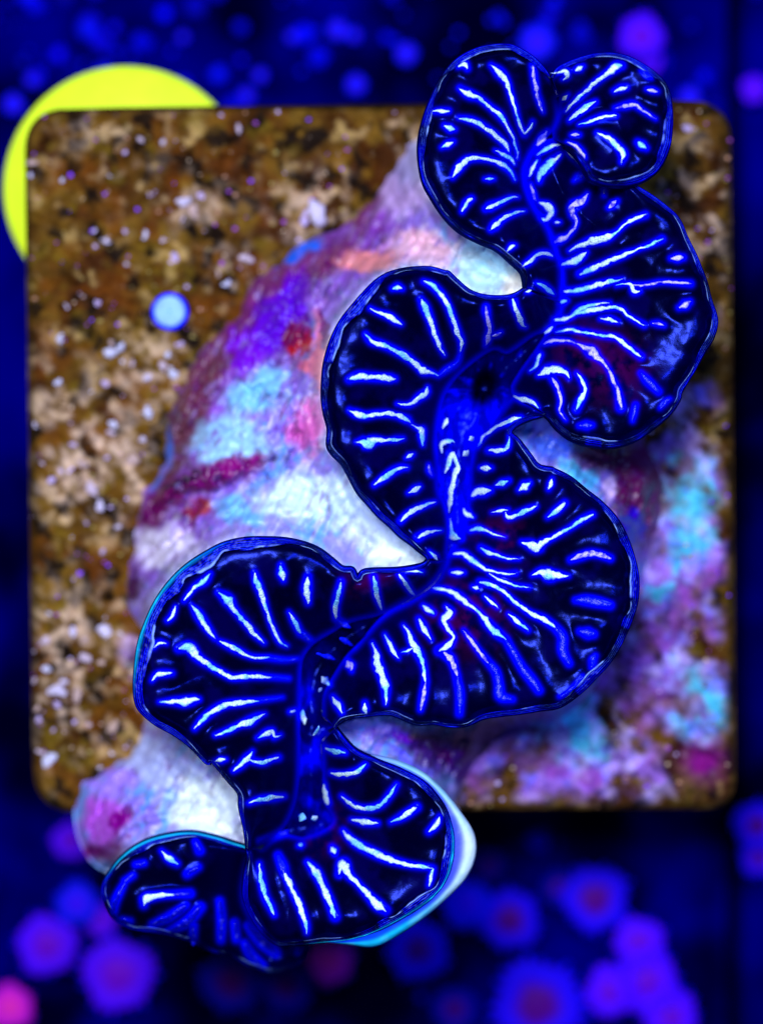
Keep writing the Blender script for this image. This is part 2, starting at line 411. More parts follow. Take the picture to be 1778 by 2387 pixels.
# ------------------------------------------------------------------ the coral: outlines of its fleshy lobes (read off the photograph)
LOBES = {
 'A': dict(zr=24.5, outer='1 790,270 740,200 680,150 600,110 520,110 430,130 340,180 270,260 225,350 190,440 165,540 160,640 180,760 220,840 280,930 350,1000 440,1050 530,1090 600,1150 655,1205 2 670,250',
   valley='2 842,320 845,200 840,120 1 820,1130 800,1050 760,960 715,900 685,830 665,760 670,690 720,600 800,530 830,450 825,360'),
 'B': dict(zr=25.5, outer='1 795,268 830,220 900,185 980,160 1060,150 1150,163 1230,200 1300,250 1350,310 1372,400 1374,500 1360,600 1320,690 1260,745 1180,778 1090,782 1000,762 965,725 940,672 900,622 860,592',
   valley='1 802,560 800,530 830,450 825,360'),
 'D': dict(zr=23.5, outer='1 1185,782 1270,830 1350,890 1410,950 1450,1040 1490,1120 2 1515,150 1542,220 1562,300 1592,400 1577,480 1530,560 1480,650 1425,740 1410,790 1365,855 1290,920 1190,985 1090,1012 990,1005 900,980 830,930 790,882 766,858',
   valley='2 612,772 600,722 640,650 690,580 740,510 770,455 822,385 842,320 845,200 840,120 1 820,1130 800,1050 760,960 715,900 685,830 665,760 670,690 720,600 802,560 860,592 900,622 940,672 965,725 1000,762 1090,782'),
 'C': dict(zr=24.5, outer='2 670,250 620,279 560,290 470,285 400,260 340,210 300,172 3 1000,95 900,68 800,68 700,80 600,110 520,160 440,240 370,320 290,420 230,530 190,640 165,750 155,870 155,980 170,1080 195,1180 190,1290 220,1350 290,1420 340,1510 400,1620 470,1700 540,1780 620,1850 690,1920 760,1970 820,2020 870,2058 882,2082',
   valley='3 1010,2090 1025,1950 1025,1800 1000,1700 955,1600 950,1400 942,1250 960,1100 1000,950 1080,830 1200,720 1330,640 2 590,565 700,490 770,455 822,385 842,320'),
 'E': dict(zr=23.5, outer='2 766,858 690,880 630,908 600,945 640,985 690,1050 735,1105 800,1120 4 1220,195 1300,235 1380,300 1450,355 1520,430 1570,520 1605,620 1625,720 1620,830 1590,930 1550,1020 1500,1110 1430,1190 1350,1270 1250,1338 1150,1355 1060,1370 970,1380 880,1395 800,1428 720,1432 640,1420 560,1422 500,1400 430,1375 330,1380 240,1392 180,1420 4 166,1440',
   valley='4 105,1380 110,1280 160,1180 220,1090 280,1030 400,895 550,815 640,748 690,670 715,590 760,540 790,470 800,380 810,280 815,190 830,110 2 435,1010 470,955 520,890 570,820 612,772'),
 'F': dict(zr=24, outer='3 882,2082 5 1515,242 1400,262 1240,270 1205,305 1180,262 1130,255 1080,215 1020,170 950,140 860,120 760,115 660,118 560,140 480,180 400,230 330,290 270,360 220,440 180,530 150,620 135,720 128,820 135,900 160,950 230,1010 320,1060 400,1120 480,1200 6 620,280 680,350 718,398 722,450 740,530 748,596',
   valley='6 800,590 870,540 920,450 940,350 945,200 5 928,1050 930,900 935,750 950,680 1000,620 1080,570 1170,520 1320,480 1470,400 1560,340 4 690,670 715,590 3 1010,2090'),
 'G': dict(zr=22, outer='4 166,1440 6 1100,190 1150,240 1240,280 1320,312 1390,350 1440,400 1478,460 1502,540 1502,620 1482,700 1440,762 1380,812 1300,860 1220,900 1120,930 1010,942 920,950 850,945 785,880 740,790 738,710 752,630 748,596',
   valley='6 800,590 870,540 960,552 1060,500 1030,420 1025,300 1022,205'),
 'H': dict(zr=17, outer='6 748,596 700,580 620,555 540,541 450,551 370,575 300,620 248,680 217,740 228,800 262,858 330,890 440,908 540,935 600,965 700,995 760,1030 830,1050 900,1040 960,1000 968,955',
   valley='6 850,945 785,880 740,790 738,710 752,630'),
}
GROOVES = {
 'M1': '3 1025,1950 1025,1800 1000,1700 955,1600 950,1400 942,1250 960,1100 1000,950 1080,830 1200,720 1330,640 2 590,565 700,490 770,455 740,510 690,580 640,650 600,722 612,772 570,820 520,890 470,955 435,1010 4 830,110 815,190 810,280 800,380 790,470 760,540 715,590',
 'M2': '5 930,900 935,750 950,680 1000,620 1080,570 1170,520 4 400,895 280,1030 220,1090 160,1180 110,1280 105,1380 166,1440 6 1022,205 1025,300 1030,420 1060,500 960,552 870,540 920,450 940,350 945,200 5 928,1050',
}
HIGHLIGHTS = '''1 505,210,14 545,245,42 580,290,28 600,350,18 625,430,16 645,500,16 665,540,26
1 665,540,24 690,515,14 705,485,16
v1 705,210,18 712,270,22 725,340,22 745,400,18 757,440,8
1 355,320,18 400,350,38 450,370,24 500,410,22 545,450,26 580,500,14 610,555,14 628,620,10 632,660,6
1 350,462,10 410,475,26 470,505,24 530,550,26 580,600,24 590,625,10
1 525,620,8 565,638,24 600,660,18 620,690,6
1 320,748,14 350,705,34 390,665,30 450,658,20 520,670,20 570,695,26 605,730,14 622,765,6
1 475,757,8 497,757,20 518,757,10
1 365,915,10 385,875,26 415,848,20
1 480,900,20 500,890,36 550,870,24 600,846,14 635,845,6
1 505,1000,20 520,985,36 560,950,26 620,922,18 670,910,6
1 580,1105,8 605,1080,22 620,1076,12
1 655,1180,10 690,1155,26 730,1120,26 775,1115,26 800,1130,14
1 220,432,8 260,430,20 305,430,16
1 280,500,14 310,515,34 330,520,14
1 268,605,10 295,592,28 322,578,16
1 345,215,10 375,205,34 390,225,18
v1 725,595,10 750,560,30 775,525,10
1 790,250,8 830,240,18 865,235,24 870,265,26 850,280,10
1 910,235,16 930,225,30 945,215,14
1 860,430,10 900,390,20 950,345,22 1010,290,24 1070,245,28 1110,215,42 1135,210,26
1 845,375,12 860,362,24 873,352,10
1 880,475,16 920,440,26 970,405,26 1010,385,16
1 925,495,6 990,475,20 1050,455,22 1110,452,14
v1 890,545,8 910,541,16 930,543,8
1 1015,535,12 1070,560,24 1115,600,28 1140,640,36 1130,680,10
1 1210,580,20 1230,595,36 1250,608,18
1 1095,335,16 1125,322,26 1160,315,18
v1 1100,415,12 1150,405,26 1190,398,24 1230,425,12 1300,470,4
b1 1230,235,10 1260,260,22 1275,268,10
v1 1255,325,10 1285,330,20 1305,335,10
v1 870,580,6 910,598,20 940,630,24 955,660,10
1 725,640,8 770,610,24 810,595,20 840,592,8
1 735,770,20 745,730,36 790,680,40 840,635,16
1 685,745,8 705,705,20 730,665,10
1 870,625,10 900,650,20 945,695,16 965,715,6
v1 695,780,8 705,820,16 720,860,10
1 735,870,12 775,890,40 795,920,30 770,950,30 745,945,12
1 810,966,10 823,966,18 835,966,8
v1 970,825,10 945,860,30 900,890,44 895,930,28 915,970,16 880,1025,16 835,1050,34 810,1060,16
b1 905,765,10 930,745,30 950,735,16
v1 1050,800,16 1050,815,26 1048,830,12
v1 1070,895,12 1090,880,30 1110,862,14
1 880,1105,12 930,1080,24 990,1055,40 1060,1040,40 1110,1010,14 1170,960,18 1250,930,24
1 845,1170,16 900,1155,36 945,1125,30 965,1110,10
1 930,1215,26 990,1190,28 1080,1150,24 1150,1120,26 1210,1095,10 1290,1065,20 1330,1045,24
v1 1370,1140,14 1400,1138,34 1430,1135,20
1 855,1297,20 920,1294,28 1000,1272,28 1080,1252,22 1140,1240,8
2 1105,240,4 1170,230,14 1195,265,36 1220,265,14
v2 1180,235,12 1250,235,16 1320,222,14 1390,225,16 1470,230,22
v2 1410,345,16 1440,330,40 1465,315,14
2 835,322,14 855,315,24 870,310,10
2 805,405,20 850,402,22 890,388,14 930,352,30 1000,330,16 1075,322,8
2 900,375,10 980,355,30 1060,345,20 1130,350,16 1165,385,12 1240,428,20
2 1030,398,10 1075,400,26 1115,412,12
v2 1280,420,8 1305,422,20 1335,430,12
2 760,465,8 780,452,16 800,435,8
2 815,460,4 880,450,16 960,462,14 1050,480,18 1110,490,20 1160,530,22 1225,580,26
v2 760,520,4 800,505,18 870,503,10 930,525,10 985,555,50 1025,590,24 1060,625,14 1090,690,18 1115,750,22 1130,830,36
b2 1225,660,16 1255,695,30 1310,750,22
2 690,650,6 720,625,14 740,565,26
2 730,670,14 770,650,50 810,640,40 860,655,26 880,685,10
v2 795,680,24 825,730,20 840,790,16 835,840,12 865,890,8
2 915,660,10 945,700,20 955,750,20 930,800,28 915,835,26
b2 1200,815,20 1190,860,20 1185,895,8
b2 930,915,16 965,912,34 995,910,12
b2 1320,830,8 1345,800,20 1370,785,8
2 610,770,10 650,785,28 700,800,26 730,830,12
3 635,215,20 670,205,44 700,215,20
3 480,350,14 540,380,24 610,405,40 660,440,36 700,465,16
3 450,530,24 490,575,44 560,600,40 640,635,40 730,685,44 800,740,40 850,785,50 900,795,30 950,815,14
3 830,290,30 855,340,54 890,420,44 920,510,36 955,600,30 995,680,10
3 850,165,20 910,195,40 970,255,40 1015,330,36 1050,420,36 1080,500,40 1110,580,36 1105,650,14
b3 955,815,12 1010,775,30 1080,730,26 1105,660,12
3 340,840,40 400,820,56 480,825,50 560,830,50 630,835,50 658,838,24
3 340,1055,24 380,1075,46 450,1090,40 530,1080,34 610,1080,34 680,1095,36 740,1120,44 760,1140,16
3 765,1150,6 810,1180,20 835,1190,50 840,1250,36 845,1300,10
3 670,1010,14 730,1020,26 775,1005,30 820,965,44 870,930,44 880,890,10
3 385,1272,12 430,1270,54 460,1280,80 520,1262,50 600,1262,20 660,1255,30 715,1247,16
3 730,1385,14 755,1370,36 780,1358,12
3 510,1570,20 570,1525,40 640,1475,44 700,1450,40 740,1450,24
3 745,1625,14 790,1600,44 830,1575,20
v3 885,1430,10 890,1470,30 910,1505,10
3 690,1820,30 740,1770,34 800,1735,36 870,1705,30 935,1685,14
3 810,1935,44 860,1905,40 920,1890,30 975,1885,12
3 890,2030,14 930,2065,36 950,2085,14
v3 1280,340,30 1280,375,44 1295,440,30 1305,500,36 1290,570,44 1275,610,16
v3 1320,545,14 1360,530,26 1385,515,10
2 610,300,24 620,340,26 640,390,28 655,430,24 675,440,8
2 725,225,10 760,240,28 795,270,24 808,282,10
2 670,268,6 690,265,14 700,262,6
3 975,1350,20 970,1300,40 1000,1270,56 1050,1260,30 1065,1275,14
3 1000,1490,14 1030,1400,40 1050,1340,50
3 1055,1340,40 1075,1420,34 1085,1450,40 1060,1520,40 1040,1610,36 1030,1700,34 1025,1760,14
3 1035,1800,14 1045,1880,26 1060,1930,60 1105,1940,30
3 1125,1730,24 1150,1770,50 1195,1795,16
3 980,1180,20 1000,1140,50 1010,1105,20
3 1160,1260,20 1180,1250,44 1195,1240,20
3 1120,1365,20 1140,1350,40 1160,1330,14
2 440,1010,6 470,965,10 520,925,18 570,900,24 620,880,24 650,872,14
4 905,103,24 950,105,30 990,95,24 1005,65,14 1005,35,8
4 865,187,14 892,187,32 918,187,14
4 940,275,12 970,262,32 1000,250,20
4 1050,295,14 1080,275,44 1105,258,14
4 1195,290,12 1205,265,24 1212,240,10
4 825,325,20 850,305,40 890,300,44 918,295,20
4 920,403,4 960,395,16 1000,388,6
4 985,400,10 1000,425,26 1050,408,24 1100,388,26 1138,372,12
4 1190,425,14 1230,395,30 1275,355,24
4 1065,545,16 1100,555,40 1140,570,50 1170,545,30 1230,515,18 1300,475,18 1360,435,24 1410,410,20
v4 1300,632,20 1345,615,32 1395,600,30 1440,605,28 1495,625,24
4 1115,705,10 1160,690,40 1200,705,60 1240,705,36 1290,708,10
b4 1325,825,20 1370,825,40 1430,835,42 1490,850,30
b4 1345,975,20 1385,985,46 1415,990,24
b4 1400,1150,10 1408,1115,30 1420,1095,16
4 815,488,20 850,478,26 890,490,16 930,508,10 985,522,4
4 868,572,20 900,590,26 950,610,14 1000,625,10 1052,628,4
4 735,602,16 780,600,26 815,625,30 860,660,20 920,685,12 980,698,14 1035,695,16
4 725,690,14 755,692,24 785,692,12
4 905,698,6 960,725,14 1020,750,12 1100,763,12
4 830,760,14 848,765,22 858,770,10
4 862,738,24 900,745,24 960,770,16 1010,815,20 1060,855,18 1110,890,24 1170,915,30 1225,955,30
b4 1225,955,30 1260,1000,36 1262,1070,36 1295,1135,24
4 885,805,10 915,830,20 950,862,6
4 1000,890,8 1040,925,24 1095,970,14
4 640,768,16 700,775,24 760,805,34 810,845,24 860,880,14 895,930,34 950,985,36 990,1015,26
b4 990,1015,26 1025,1080,26 1070,1155,32 1110,1205,36 1150,1265,30
v4 785,968,10 820,1015,18 860,1070,20 905,1125,24
b4 905,1125,24 940,1170,30 955,1230,32 965,1290,40 1020,1305,20
4 700,855,14 720,880,34 695,910,34 690,930,30 720,975,18 738,1005,16 710,1045,34 665,1068,40
v4 690,1075,40 725,1110,36 740,1150,26 752,1190,26
b4 752,1190,26 755,1210,26 768,1280,30 765,1375,24
4 590,850,14 620,872,28 645,888,14
4 570,915,20 585,945,36 605,975,22 630,1015,8
4 495,945,10 520,985,24 545,1045,34 570,1085,34 595,1150,20 602,1220,24
v4 602,1220,24 590,1290,28 578,1355,16
4 485,1075,4 520,1065,12 545,1050,14
4 405,990,10 430,1040,24 455,1080,20 475,1105,6
4 345,1030,10 365,1080,24 370,1130,44 390,1180,40 410,1240,36 412,1290,24 410,1330,10
v4 225,1115,20 240,1140,40 245,1165,14
4 155,1290,20 180,1330,36 200,1370,16
4 310,1320,16 315,1355,26 320,1375,10
b4 1250,1290,14 1310,1250,18 1360,1190,10
5 1430,275,6 1480,272,14 1520,280,10
5 1405,285,20 1430,325,30 1465,375,20 1480,390,8
5 1280,295,24 1290,345,26 1300,400,30 1320,460,10
5 1125,325,24 1110,390,34 1100,440,30 1103,500,26
b5 1103,500,26 1140,530,24 1170,545,10
5 965,300,28 960,360,44 968,430,20
5 835,245,20 840,285,38 848,318,16
5 708,280,18 720,325,34 745,390,28 770,470,18 795,540,20 830,610,20 870,635,8
5 535,375,20 580,410,50 610,455,30 660,515,26 710,575,24 755,618,12
5 875,470,10 900,515,28 930,570,26
b5 930,570,26 985,610,16
5 405,435,8 435,475,36 475,535,34 520,597,14
5 540,610,14 590,635,26 640,660,24 700,685,16 780,690,18
b5 780,690,18 850,700,16 920,695,8
5 345,645,30 395,640,50 440,690,36 500,730,26 560,765,24 610,785,24 700,778,24 790,783,16
b5 790,783,16 880,790,14
5 250,903,8 320,900,30 370,902,44 420,892,34 445,890,12
5 420,1032,14 455,990,26 510,945,30 570,915,30 650,905,26 730,895,14
b5 730,895,14 850,880,8
5 520,1062,12 580,1040,22 640,1012,24 690,995,40 730,970,24 760,960,8
5 725,1075,12 765,1055,34 795,1042,26 805,1070,24 835,1060,10
5 520,1190,10 545,1185,26 570,1180,10
5 605,1235,14 640,1210,26 680,1170,36 700,1140,10
5 685,1180,24 750,1195,22 790,1180,20 825,1170,24
5 215,800,10 240,770,24 280,765,26 312,765,16
5 225,640,6 250,615,16 285,622,6
5 370,415,14 420,350,20 470,320,30 495,285,14
5 290,510,14 310,490,20 330,440,8
5 880,950,14 905,942,14
5 1030,780,20 1050,800,40 1070,820,14
5 1020,855,16 1035,835,16
5 940,940,24 943,970,36 950,1010,14
5 990,1065,10 1010,1040,26 1018,1015,14
b5 1005,672,20 1060,680,24 1095,700,24
b5 1120,590,20 1150,610,30 1180,630,16
6 1035,225,14 1070,238,24 1110,245,14
6 1055,318,14 1100,325,20 1150,312,18 1185,285,14
6 1095,405,14 1140,440,20 1190,450,20 1240,435,20 1275,395,20 1297,362,12
6 1130,490,10 1180,500,24 1230,505,12
6 1275,500,10 1320,478,26 1370,445,24
6 1415,535,16 1440,510,24 1455,480,12
6 1100,530,16 1140,572,24 1200,605,28 1260,632,26 1340,655,18 1430,668,14
6 1432,670,12 1425,700,18 1415,735,10
6 1060,590,14 1066,602,26 1070,615,14
6 1085,690,20 1100,650,40 1120,690,28 1155,725,18 1190,765,24 1230,805,36 1260,825,24
6 970,645,14 1000,680,30 1030,740,26 1055,800,28 1072,850,28
b6 862,620,20 880,660,30 888,690,24
6 885,680,20 915,750,22 945,815,22 965,880,20 968,910,10
6 795,650,10 800,700,20 815,770,22 835,810,22 848,840,14
6 755,430,8 800,415,18 850,410,22 885,405,14
b6 795,568,12 850,550,18 905,528,30
6 1030,360,12 1035,400,20 1045,435,24
6 940,495,12 950,480,34 955,465,14
6 985,490,16 998,485,30 1008,480,16
6 938,585,10 945,583,18 952,580,10
6 435,605,10 465,635,26 495,655,14
6 370,805,20 378,780,36 420,770,24 480,765,20
b6 480,765,20 540,762,24
b6 400,875,14 460,850,26 525,805,18
b6 460,900,16 530,865,32 580,810,28
b6 560,570,16 575,605,24
b6 340,655,14 370,650,14
b6 300,715,14 330,695,14
b6 530,690,22 570,665,16
b6 260,830,16 265,790,24 300,720,12
b6 552,880,20 550,950,18
b6 650,790,20 655,860,24 652,935,18
b6 705,870,24 710,930,20
b6 740,945,20 765,990,30 805,1028,22
b6 752,880,20 800,935,36 855,980,24
b6 935,975,14 945,960,16
b6 290,860,14 320,865,14'''

def rz_valley(py): return 15.5 - 4.0 * sstep(1750, 2150, py)

ridges = []
for ln in HIGHLIGHTS.split('\n'):
    ln = ln.strip(); ty = 'w'
    if ln[0] in 'vb': ty = ln[0]; ln = ln[1:]
    ridges.append((ty, smooth(parse(ln), 4.0)))
for L in LOBES.values():
    L['o'] = smooth(parse(L['outer']), 5.0); L['v'] = smooth(parse(L['valley']), 5.0)
    # the last outline point closes onto the first: skip a repeated one
    L['poly'] = np.vstack([L['o'], L['v']]); L['r'] = []
for k, (ty, P) in enumerate(ridges):
    q = P[len(P) // 2]; best = None
    for key, L in LOBES.items():
        if inside(q[:1], q[1:2], L['poly'])[0]: best = key
    if best is None:
        best = min(LOBES, key=lambda e: float(min(segdist(q[:1], q[1:2], LOBES[e]['o'])[0][0], segdist(q[:1], q[1:2], LOBES[e]['v'])[0][0])))
    LOBES[best]['r'].append((ty, P))

ALLR = [(ty, P) for ty, P in ridges]
def ridge_field(px, py, rs):
    """signed distance outside the nearest ridge body, over all ridges"""
    best = np.full(px.shape, 1e3)
    for ty, P in rs:
        lo = P[:, :2].min(0) - 60; hi = P[:, :2].max(0) + 60
        m = (px > lo[0]) & (px < hi[0]) & (py > lo[1]) & (py < hi[1])
        if not m.any(): continue
        d, a = segdist(px[m], py[m], P[::2] if len(P) > 8 else P)
        wd = np.interp(a * (2 if len(P) > 8 else 1), np.arange(len(P)), P[:, 2])
        best[m] = np.minimum(best[m], d - wd * .5)
    return best

def lobe_z(L, key, px, py, rf=None):
    do, _ = segdist(px, py, L['o'][::2]); dv, _ = segdist(px, py, L['v'][::2])
    t = do / (do + dv + 1e-6)
    zv = rz_valley(py); zr = L['zr']
    g = np.cos(np.clip(t, 0, 1) ** 1.15 * math.pi / 2)
    z = zv + (zr - zv) * g + 1.6 * (1 - np.exp(-do / 28.0)) * np.clip(1 - t, 0, 1) - .9 * np.exp(-do / 7.0)
    if key == 'H': z = z - 9 * sstep(2080, 2290, py)
    if key == 'G': z = z - 3.0 * sstep(2050, 2250, py) * sstep(900, 600, px)
    z = z + .4 * (fbm(px, py, 60, 81, 3) - .5)
    if rf is not None: z = z + .6 * np.exp(-np.maximum(rf, 0) / 14.0) - .3
    return z, do, dv

coral = thing('meandering_coral', 'frilly black and blue coral winding over its pale rocky skeleton on the tile', 'coral', (0, 0, 0))
flesh = {}
def flesh_color(px, py, do, dv, rf):
    c = np.ones((len(px), 3)) * lin((0, 0, 24))
    cl = fbm(px, py, 55, 91)
    c = mix(c, lin((3, 0, 66)), sstep(.45, .7, cl) * sstep(6, 40, do) * .7)
    c = mix(c, lin((0, 0, 60)), np.exp(-(dv / 60) ** 2) * .7)
    for (x, y, r) in [(1010, 1330, 70), (1085, 1165, 45), (1330, 800, 60), (1260, 760, 50), (700, 1790, 45), (800, 1250, 45)]:
        g = np.exp(-(((px / 1.07627 - x) ** 2 + (py / 1.07627 - y) ** 2) / r ** 2))
        c = mix(c, lin((58, 0, 66)), np.clip(g * sstep(.3, .65, fbm(px, py, 22, 93)), 0, 1) * .8)
    c = mix(c, lin((0, 0, 255)), np.exp(-(np.maximum(rf, 0) / 5.0) ** 1.5) * .85)  # blue halo of the ridge highlights, painted into the flesh colour
    c = mix(c, lin((0, 0, 235)), np.exp(-(dv / 9.0) ** 2) * .85)
    c = mix(c, lin((0, 0, 150)), np.exp(-(do / 8.0) ** 2) * .6)
    return c

WIDE = {'A': [(920, 260, 120, 6), (1060, 100, 120, 8)], 'B': [(1440, 250, 140, 9), (1390, 390, 60, 6)], 'C': [(740, 720, 150, 16)], 'D': [(1540, 680, 90, 5), (1300, 960, 120, 8)],
        'E': [(1370, 1300, 170, 12), (1290, 1490, 120, 8)], 'F': [(400, 1260, 190, 30), (310, 1440, 90, 14)], 'G': [(960, 1850, 150, 12), (860, 2010, 90, 12)], 'H': [(300, 1840, 90, 8)]}
for key, L in LOBES.items():
    v, f = fill(L['poly'], 4.6)
    rf = ridge_field(v[:, 0], v[:, 1], ALLR)
    z, do, dv = lobe_z(L, key, v[:, 0], v[:, 1], rf)
    lobe = mesh('lobe', world(v[:, 0], v[:, 1], z), f, M_FLESH, coral, flesh_color(v[:, 0], v[:, 1], do, dv, rf))
    # ridges across the lobe, their wet highlights painted in as colour
    for ty, P in L['r']:
        n = len(P); T = np.gradient(P[:, :2], axis=0); T /= np.hypot(T[:, 0], T[:, 1])[:, None] + 1e-9
        N = np.stack([-T[:, 1], T[:, 0]], -1)
        jag = 1 + 1.0 * (fbm(P[:, 0], P[:, 1], 10, 95, 2) - .5)
        sh = 5.0 * (fbm(P[:, 0], P[:, 1], 14, 96, 2) - .5); P = P.copy(); P[:, :2] += N * sh[:, None]
        # round off both ends
        wd = P[:, 2] * jag; e = np.minimum(np.arange(n), np.arange(n)[::-1]) / max(1, min(7, n / 2.6))
        wd = wd * np.sqrt(np.clip(e * .9 + .1, 0, 1)) + .5
        U = np.linspace(-1, 1, 9)
        sx_ = (P[:, None, 0] + N[:, None, 0] * U[None] * wd[:, None] * .45).ravel()
        sy_ = (P[:, None, 1] + N[:, None, 1] * U[None] * wd[:, None] * .45).ravel()
        uu = np.tile(U, n); ww = np.repeat(wd, 9)
        zz, _, _ = lobe_z(L, key, sx_, sy_, ridge_field(sx_, sy_, [(ty, P)]))
        zz = zz - .10 + (.09 + .11 * ww * PXS) * np.sqrt(np.clip(1 - uu ** 2, 0, 1)) * 1.4
        gr = fbm(sx_, sy_, 7, 97, 3); gl = fbm(sx_, sy_, 34, 98, 2)
        core = {'w': (222, 252, 255), 'v': (196, 185, 255), 'b': (6, 22, 255)}[ty]  # white and lilac cores stand for lamp glints on the wet crests
        cc = np.ones((len(sx_), 3)) * lin(core)
        if key == 'H' and ty == 'b': cc = np.ones((len(sx_), 3)) * lin((2, 4, 205))
        if ty == 'w': cc = mix(cc, lin((90, 205, 255)), sstep(.5, .68, gl) * .8)
        if ty == 'v': cc = mix(cc, lin((50, 20, 255)), sstep(.48, .64, gr) * .85)
        if ty == 'b': cc = mix(cc, lin((90, 90, 255)), sstep(.68, .76, gr) * .6)
        tt = np.repeat(np.arange(n) / max(1, n - 1), 9); fade = sstep(.86, 1.0, tt) * .5 + sstep(.12, 0, tt) * .3
        cc = mix(cc, lin((0, 20, 255)), sstep(.55, .95, np.abs(uu) + .9 * (gr - .5) + fade))
        mesh('highlight_ridge', world(sx_, sy_, zz), grid_faces(n, 9), M_HIGHLIGHT, lobe, cc)
    # rim: a rippled band along the outer edge with the wall dropping below it
    P = L['o']; n = len(P)
    T = np.gradient(P, axis=0); T /= np.hypot(T[:, 0], T[:, 1])[:, None] + 1e-9
    N = np.stack([-T[:, 1], T[:, 0]], -1)
    q = P + N * 4
    if inside(q[:, 0], q[:, 1], L['poly']).mean() < .5: N = -N          # N points inwards
    s = np.arange(n) * 5.0
    wd = np.full(n, 8.5)
    for x, y, r, a in WIDE[key]: wd += a * np.exp(-((P[:, 0] / 1.07627 - x) ** 2 + (P[:, 1] / 1.07627 - y) ** 2) / r ** 2)
    wd *= np.clip(.15 + 1.7 * fbm(s, s * 0 + ord(key) * 3, 90, 101, 3), .3, 1.6)
    ends = np.clip(np.minimum(np.arange(n), np.arange(n)[::-1]) / 6.0, .25, 1); wd *= ends
    K = 15; us = np.linspace(0, 1, K)
    X_ = P[:, None, 0] + N[:, None, 0] * us[None] * wd[:, None]; Y_ = P[:, None, 1] + N[:, None, 1] * us[None] * wd[:, None]
    z, _, _ = lobe_z(L, key, X_.ravel(), Y_.ravel(), None); z = z.reshape(n, K)
    wobs = fbm(np.repeat(s, K), np.tile(us * 30, n), 24, 103, 3).reshape(n, K)
    ph = us[None] * (2 + wd[:, None] / 8.0) * math.pi * 2 / 1.0 + 2.0 * wobs
    z = z + .12 + .18 * np.sin(ph) * (.3 + 1.2 * wobs) + .4 * np.exp(-((us[None] - .86) / .1) ** 2) * (.5 + wobs) - .8 * (us[None] > .98)
    W = world(X_, Y_, z)
    # wall under the edge, in real space
    inn = np.stack([N[:, 0], -N[:, 1]], -1); wall = []
    zb = W[:, 0, 2]
    for dz, off in ((-9.5, 1.6), (-6.0, 1.2), (-3.2, .35), (-1.3, -.28), (-.4, -.18)):
        q = W[:, 0, :].copy(); q[:, :2] += inn * off * MM; q[:, 2] = zb + dz * MM; wall.append(q)
    W = np.concatenate([np.stack(wall, 1), W], 1); KK = W.shape[1]
    cr = np.ones((n, K, 3)) * lin((2, 0, 40))
    cr = mix(cr, lin((0, 0, 250)), sstep(.35, .95, np.sin(ph) * .5 + .5) * .85 * sstep(.25, .6, fbm(np.repeat(s, K), np.tile(us * 8 + 90, n), 70, 111, 3).reshape(n, K) + .3 * (wd[:, None] > 18)))
    line = np.exp(-((us[None] - .84) / .08) ** 2) * sstep(.46, .70, fbm(np.repeat(s, K), np.tile(us * 12, n), 32, 107, 3).reshape(n, K))
    cr = mix(cr, lin((140, 175, 255)), np.clip(line * 1.15, 0, 1))
    dots = sstep(.66, .74, fbm(np.repeat(s, K), np.tile(us * 26 + 50, n), 6, 109, 2).reshape(n, K))
    cr = mix(cr, lin((120, 130, 255)), dots * .25 * (wd[:, None] > 20))
    if key in 'FGH':
        edge = {'F': sstep(560, 330, P[:, 0]) * sstep(1640, 1500, P[:, 1]), 'G': sstep(1900, 1990, P[:, 1]) * sstep(700, 800, P[:, 0]), 'H': sstep(2060, 1980, P[:, 1])}[key]
        cr = mix(cr, lin((20, 205, 255)), edge[:, None] * np.exp(-(us[None] / .13) ** 2) * .9)
    cw = np.ones((n, 5, 3)) * lin((205, 225, 250))
    cw[:, 2] = lin((120, 150, 250)); cw[:, 3] = lin((4, 4, 110)); cw[:, 4] = lin((2, 0, 50))
    endd = np.clip(np.minimum(np.arange(n), np.arange(n)[::-1]) / 14.0, 0, 1) ** 2
    cw = mix(np.ones((n, 5, 3)) * lin((0, 0, 40)), cw, endd[:, None] * np.ones((1, 5)))
    cc = np.concatenate([cw, cr], 1).reshape(-1, 3)
    o = mesh('rim', W.reshape(-1, 3), grid_faces(n, KK), M_RIM, lobe, cc)

